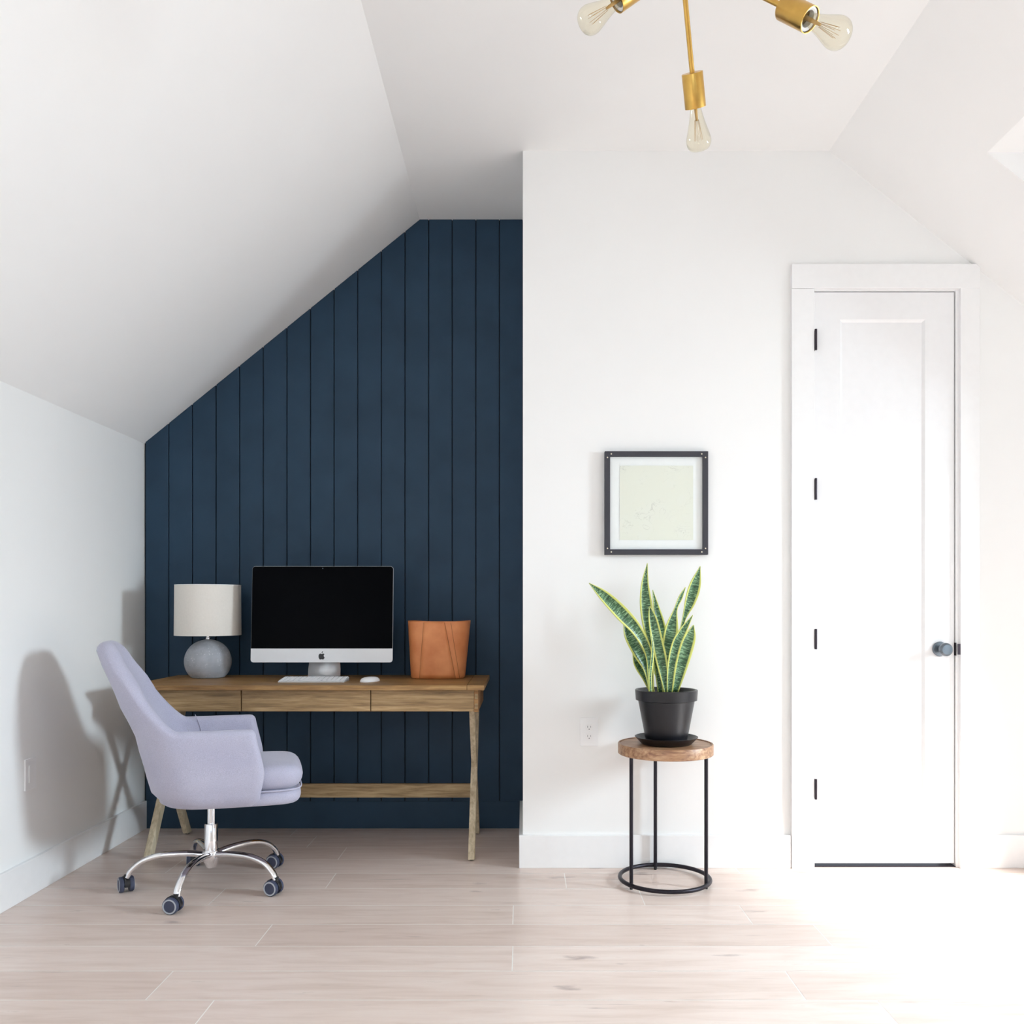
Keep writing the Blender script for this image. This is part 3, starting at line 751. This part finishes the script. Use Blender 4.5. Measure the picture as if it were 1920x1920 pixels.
# column and base
bm = bmesh.new(); lathe(bm, [(0, .24), (.0145, .24), (.0145, .338), (0, .338)], seg=28)
tube(bm, [(.012, -.0245, .36), (.012, -.0245, .236)], .003, 8)
obj('gas_lift', bm, M['chrome'], chair, smooth=40, world=False)
bm = bmesh.new(); lathe(bm, [(0, .130), (.0255, .130), (.0255, .246), (.0235, .250), (0, .250)], seg=32)
obj('column_sleeve', bm, M['chrome'], chair, smooth=40, world=False)
bm = bmesh.new(); lathe(bm, [(0, .076), (.020, .076), (.022, .085), (.030, .10), (.034, .118), (.034, .138), (.029, .146), (0, .146)], seg=36)
obj('base_hub', bm, M['chrome'], chair, smooth=40, world=False)
bm = bmesh.new(); box(bm, -.09, .09, -.07, .07, .322, .337); obj('seat_plate', bm, M['black'], chair, world=False, bevel=.003)
rot = R(17)
for i, (ang, yaw) in enumerate(zip((51, 123, 195, 267, 339), (75, 20, 35, 82, 72))):
    a = R(ang)-rot; d = Vector((math.cos(a), math.sin(a), 0))
    pts = spline([d*.024+Vector((0, 0, .128)), d*.10+Vector((0, 0, .137)), d*.19+Vector((0, 0, .136)), d*.255+Vector((0, 0, .118)), d*.295+Vector((0, 0, .085)), d*.308+Vector((0, 0, .058))], 6)
    bm = bmesh.new(); tube(bm, pts, [.0165-.003*k/len(pts) for k in range(len(pts))], 16, flat=.72)
    obj('base_leg', bm, M['chrome'], chair, smooth=40, world=False)
    cpos = d*.311
    # caster: hood, two wheels with grey ring (yaw = direction of the axle)
    ax = R(yaw)-rot; av = Vector((math.cos(ax), math.sin(ax), 0)); fw = Vector((-av.y, av.x, 0)); cw = cpos+fw*.012+Vector((0, 0, .030))
    bm = bmesh.new(); prof2 = []
    for k in range(15):
        t = R(-25+k*215/14); prof2.append((math.cos(t)*.033, math.sin(t)*.033))
    prof2 += [(-.018, -.005), (.016, -.006)]
    A = [bm.verts.new(cw+fw*p+Vector((0, 0, q_))-av*.010) for p, q_ in prof2]; Bv = [bm.verts.new(cw+fw*p+Vector((0, 0, q_))+av*.010) for p, q_ in prof2]
    bm.faces.new(A); bm.faces.new(Bv[::-1])
    for k in range(len(A)): bm.faces.new((A[k], A[(k+1) % len(A)], Bv[(k+1) % len(A)], Bv[k]))
    tube(bm, [cpos+Vector((0, 0, .050)), cpos+Vector((0, 0, .070))], .010, 12)
    cs = obj('caster', bm, M['black'], chair, smooth=40, world=False, bevel=.001)
    for sg in (-1, 1):
        bm = bmesh.new(); lathe(bm, [(0, 0), (.029, 0), (.030, .002), (.030, .013), (.027, .016), (.0, .016)], cw+av*sg*.0105, av*sg, 32)
        obj('wheel', bm, M['rubber'], cs, smooth=40, world=False)
        bm = bmesh.new(); lathe(bm, [(.0215, .0155), (.0265, .0155), (.0265, .0172), (.0215, .0172), (.0215, .0155)], cw+av*sg*.0105, av*sg, 32)
        obj('wheel_ring', bm, M['ring'], cs, smooth=40, world=False)

# ---------------------------------------------------------------- round side table
tx, ty = .570, 3.554
tab = thing('side_table', 'round side table with wooden top and black tube frame left of the door', 'table', (tx, ty, 0))
bm = bmesh.new(); lathe(bm, [(0, .519), (.187, .519), (.1905, .522), (.1905, .560), (.189, .5625), (.184, .5625), (.1825, .559), (0, .559)], (tx, ty, 0), seg=96)
obj('tabletop', bm, M['round'], tab, smooth=35)
bm = bmesh.new(); tube(bm, [(tx-.003+.180*math.cos(2*PI*k/72), ty+.180*math.sin(2*PI*k/72), .018) for k in range(72)], .0085, 12, closed=True)
obj('base_ring', bm, M['blackmetal'], tab, smooth=True)
for a in (94, 212, 331):
    p = Vector((tx-.003+.172*math.cos(R(a)), ty+.172*math.sin(R(a)), 0))
    bm = bmesh.new(); tube(bm, [p+Vector((0, 0, .012)), p+Vector((0, 0, .519))], .0075, 14)
    lg = obj('leg', bm, M['blackmetal'], tab, smooth=40)
    bm = bmesh.new(); lathe(bm, [(0, 0), (.006, 0), (.0075, .012), (0, .012)], p, seg=14); obj('foot_pad', bm, M['black'], lg)

# ---------------------------------------------------------------- potted snake plant
px_, py_ = .573, 3.550; pz = .5595
plant = thing('potted_snake_plant', 'snake plant with yellow edged leaves in a black pot on the round side table', 'plant', (px_, py_, pz))
bm = bmesh.new(); lathe(bm, [(0, 0), (.096, 0), (.102, .004), (.124, .027), (.1265, .030), (.122, .031), (.100, .012), (0, .010)], (px_, py_, pz), seg=72)
obj('saucer', bm, M['pot'], plant, smooth=45)
b0 = pz+.0115
bm = bmesh.new(); lathe(bm, [(0, 0), (.078, 0), (.083, .004), (.112, .158), (.1125, .163), (.1225, .166), (.1255, .205), (.1235, .2075), (.117, .2075), (.1145, .204), (.106, .16), (.100, .14), (0, .14)], (px_, py_, b0), seg=80)
obj('pot', bm, M['pot'], plant, smooth=35)
bm = bmesh.new(); lathe(bm, [(0, .141), (.1, .141), (.1098, .185), (.09, .190), (.05, .193), (0, .194)], (px_, py_, b0), seg=48)
for v in bm.verts: v.co.z += random.uniform(-.002, .002)
obj('soil', bm, M['soil'], plant, smooth=True)
def leaf(pts, wd, dep, face=0.0, twist=0.0):
    """pts: pixel-like (crop 3) coordinates from base to tip; wd: widths at the same stations in mm; dep: depth offsets (m)"""
    P3 = []
    for (u, v), d in zip(pts, dep):
        p = at(1050+u/4.8, 1020+v/4.8, 2.150+d/F); P3.append(p)
    path = spline(P3, 7); W = spline([(w_, 0, 0) for w_ in wd], 7); n_ = len(path)
    bm = bmesh.new(); uvl = bm.loops.layers.uv.new('UVMap'); rows = []; nc = 8; length = 0; acc = [0]
    for a, b2 in zip(path, path[1:]): length += (b2-a).length; acc.append(length)
    for i, p in enumerate(path):
        d = (path[min(i+1, n_-1)]-path[max(i-1, 0)]).normalized()
        ang = face+twist*i/n_
        view = Vector((math.sin(ang), -math.cos(ang), 0)); side = d.cross(view).normalized(); nrm_ = side.cross(d).normalized()
        w_ = max(.4, W[i].x)/2000
        rows.append([bm.verts.new(p+side*w_*(2*j/nc-1)+nrm_*w_*.42*((2*j/nc-1)**2-.5)) for j in range(nc+1)])
    for i in range(n_-1):
        for j in range(nc):
            f = bm.faces.new((rows[i][j], rows[i][j+1], rows[i+1][j+1], rows[i+1][j]))
            for l, (ii, jj) in zip(f.loops, ((i, j), (i, j+1), (i+1, j+1), (i+1, j))): l[uvl].uv = (jj/nc, acc[ii]*2.2)
    o = obj('leaf', bm, M['leaf'], plant, smooth=True)
    s_ = o.modifiers.new('solid', 'SOLIDIFY'); s_.thickness = .0022; s_.offset = 0
leaf([(820, 1335), (800, 1000), (700, 790), (560, 630), (400, 470), (262, 352)], [22, 30, 44, 56, 42, 2], [.02, .0, -.02, -.035, -.045, -.05], .1)
leaf([(905, 1335), (860, 1000), (800, 760), (775, 550), (765, 360), (786, 172)], [22, 28, 44, 50, 30, 1.5], [.03, .04, .045, .045, .045, .045], -.1)
leaf([(965, 1340), (915, 1060), (870, 850), (835, 680), (806, 560)], [22, 44, 44, 34, 4], [-.03, -.025, -.02, -.01, .0], -.1)
leaf([(935, 1330), (940, 1000), (905, 760), (865, 570), (834, 412)], [22, 40, 44, 26, 1.5], [.05, .06, .07, .07, .07], .2)
leaf([(960, 1335), (965, 1050), (1000, 780), (1040, 590), (1085, 480), (1130, 388)], [24, 50, 56, 16, 18, 2], [.01, .01, .02, .03, .04, .05], .0, .25)
leaf([(1010, 1330), (1060, 930), (1112, 690), (1170, 520), (1215, 370), (1262, 200)], [20, 18, 14, 44, 46, 2], [.06, .075, .08, .08, .08, .08], .0)
leaf([(985, 1345), (1005, 1100), (1050, 900), (1115, 770), (1195, 640)], [22, 34, 38, 28, 2], [-.05, -.05, -.045, -.04, -.03], -.1)
leaf([(1035, 1330), (1085, 1120), (1130, 950), (1170, 830), (1202, 728)], [26, 50, 58, 46, 3], [.0, -.005, -.01, -.015, -.02], .15)
leaf([(825, 1335), (790, 1130), (700, 960), (625, 820), (572, 700)], [22, 38, 52, 46, 4], [.03, .03, .02, .02, .02], .2)
leaf([(830, 1335), (775, 1200), (700, 1070), (655, 940)], [24, 40, 42, 4], [.05, .05, .05, .05], .4)
leaf([(815, 1340), (812, 1180), (828, 1020), (832, 900), (810, 800)], [20, 20, 22, 16, 2], [-.06, -.06, -.055, -.05, -.04], .9)
leaf([(930, 1335), (900, 1220), (862, 1130), (830, 1070)], [20, 26, 24, 4], [.055, .06, .06, .06], .3)

# ---------------------------------------------------------------- framed print
sF = 2.262; ax0, ax1, az0, az1 = [(1134-983)*sF/1000, (1328-983)*sF/1000, CAMZ-(1040-1140)*sF/1000, CAMZ-(846-1140)*sF/1000]
yf_ = sF*F
pic = thing('picture_frame', 'square charcoal frame with brass corner screws and pale cream print on the white wall', 'picture', ((ax0+ax1)/2, YF, (az0+az1)/2))
fwid = .0228
bm = bmesh.new()
def ringbox(bm, x0, x1, z0, z1, wd_, y0_, y1_):
    box(bm, x0, x1, y0_, y1_, z1-wd_, z1); box(bm, x0, x1, y0_, y1_, z0, z0+wd_)
    box(bm, x0, x0+wd_, y0_, y1_, z0+wd_, z1-wd_); box(bm, x1-wd_, x1, y0_, y1_, z0+wd_, z1-wd_)
ringbox(bm, ax0, ax1, az0, az1, fwid, yf_, YF-.001); obj('frame_border', bm, M['frame'], pic, bevel=.001)
obj('mat_board', B(ax0+fwid, ax1-fwid, yf_+.012, yf_+.015, az0+fwid, az1-fwid), M['mat'], pic)
ix0, ix1 = (1162-983)*2.27/1000, (1299.5-983)*2.27/1000; iz0, iz1 = CAMZ+(1140-1012.5)*2.27/1000, CAMZ+(1140-873)*2.27/1000
obj('print', B(ix0, ix1, yf_+.0105, yf_+.0118, iz0, iz1), M['art'], pic)
cxm, czm = (ax0+ax1)/2, (az0+az1)/2
for sx in (-1, 1):
    for sz in (-1, 1):
        for (dx_, dz_) in ((.0115, .0265), (.0275, .0115)):
            X = (ax0+dx_) if sx < 0 else (ax1-dx_); Z = (az0+dz_) if sz < 0 else (az1-dz_)
            bm = bmesh.new(); lathe(bm, [(0, 0), (.0032, 0), (.0028, .0015), (0, .002)], (X, yf_, Z), (0, -1, 0), 14)
            obj('screw', bm, M['screw'], pic, smooth=True)

# ---------------------------------------------------------------- wall outlets
def outlet(name, label, cxyz, face):
    """face: 'y' plate on the back wall facing -y, 'x' plate on the left wall facing +x"""
    t = thing(name, label, 'outlet', cxyz, 0); c = Vector(cxyz)
    def tr(bm):
        if face == 'x': bmesh.ops.rotate(bm, verts=bm.verts, cent=(0, 0, 0), matrix=Matrix.Rotation(R(90), 3, 'Z'))
        return bm
    bm = bmesh.new(); prism(bm, rrect(-.0385, .0385, -.0605, .0605, .004), 'y', -.006, 0)
    obj('cover_plate', tr(bm), M['white_plastic'], t, world=False, bevel=.0015)
    for dz in (-.0195, .0195):
        bm = bmesh.new(); poly = []
        for k in range(28):
            a = 2*PI*k/28; poly.append((.0172*math.cos(a), dz+max(-.0135, min(.0135, .0172*math.sin(a)))))
        prism(bm, poly, 'y', -.0082, -.005); so = obj('socket_face', tr(bm), M['trim'], t, world=False)
        bm = bmesh.new(); box(bm, -.0075, -.0055, -.0086, -.008, dz-.002, dz+.007); box(bm, .0055, .0075, -.0086, -.008, dz-.001, dz+.006)
        prism(bm, [(.0026*math.cos(2*PI*k/12), dz-.0075+.0026*math.sin(2*PI*k/12)) for k in range(12)], 'y', -.0086, -.008)
        obj('socket_slots', tr(bm), M['plug_dark'], so, world=False)
    bm = bmesh.new(); lathe(bm, [(0, 0), (.003, 0), (.0025, .0012), (0, .0014)], (0, -.006, 0), (0, -1, 0), 12)
    obj('screw', tr(bm), M['white_plastic'], t, world=False)
outlet('wall_outlet', 'white double electrical outlet on the wall left of the side table', (fx(1104.5), YF, fz(1372)), 'y')
wp = thing('wall_plate', 'plain white wall plate low on the left wall behind the office chair', 'wall plate', (XL, 2.06*F, CAMZ-.311*2.06))
obj('cover_plate', B(0, .006, -.0385, .0385, -.0605, .0605), M['white_plastic'], wp, world=False, bevel=.002)
obj('rocker', B(.006, .0085, -.0165, .0165, -.033, .033), M['trim'], wp, world=False, bevel=.0015)

# ---------------------------------------------------------------- brass ceiling light
H = at(1277, -82, 1.25)
fix = thing('ceiling_light', 'brass ceiling light with radiating arms and clear teardrop bulbs', 'light', (H.x, H.y, ZC))
bm = bmesh.new(); lathe(bm, [(0, 0), (.062, 0), (.062, -.016), (.056, -.022), (0, -.022)], (H.x, H.y, ZC), seg=48); obj('canopy', bm, M['brass'], fix, smooth=40)
bm = bmesh.new(); tube(bm, [(H.x, H.y, ZC-.02), H], .0065, 16); obj('stem', bm, M['brass'], fix, smooth=40)
bm = bmesh.new(); prof = [(0, -.035)]+[(.035*math.cos(R(a)), .035*math.sin(R(a))) for a in range(-75, 90, 15)]+[(0, .035)]; lathe(bm, prof, H, seg=32); obj('hub', bm, M['brass'], fix, smooth=True)
def arm(tip, bl=.102, slen=.078):
    d = (tip-H).normalized(); Ln = (tip-H).length; s0 = Ln-bl-slen
    bm = bmesh.new(); tube(bm, [H, H+d*(s0+.004)], .0062, 18); ar = obj('arm', bm, M['brass'], fix, smooth=40)
    o_ = H+d*s0
    bm = bmesh.new(); lathe(bm, [(0, 0), (.0255, 0), (.0262, .001), (.0262, slen), (.0245, slen), (.0235, slen-.02), (0, slen-.022)], o_, d, 48)
    so = obj('lamp_socket', bm, M['brass'], ar, smooth=35)
    bm = bmesh.new(); lathe(bm, [(.0235, slen-.004), (.0205, slen-.0035), (.0165, slen-.006), (.0165, slen-.019), (.0235, slen-.019)], o_, d, 40)
    obj('socket_liner', bm, M['white_plastic'], ar, smooth=35)
    o2 = H+d*(Ln-bl); prof = [(.013, -.016), (.0135, 0), (.0155, .012), (.0205, .034), (.0265, .054), (.0305, .068), (.0318, .077), (.0300, .088), (.0235, .097), (.013, .1012), (0, .102)]
    pr = [(p.x, p.y) for p in spline([(r_, h_, 0) for r_, h_ in prof], 3)]
    bm = bmesh.new(); lathe(bm, pr, o2, d, 40)
    b_ = obj('light_bulb', bm, M['bulb'], ar, smooth=True)
    bm = bmesh.new(); a_, c_ = frame_of(d)
    tube(bm, [o2+d*-.012, o2+d*.030], [.005, .003], 10)
    for k in range(8):
        q_ = (a_*math.cos(2*PI*k/8)+c_*math.sin(2*PI*k/8))
        tube(bm, [o2+d*.028+q_*.005, o2+d*.076+q_*.011], .0004, 4)
    obj('filament', bm, M['filament'], ar, smooth=True)
arm(at(1312, 284, 1.39)); arm(at(1586, 70, 1.10)); arm(at(1091, 48, 1.235))
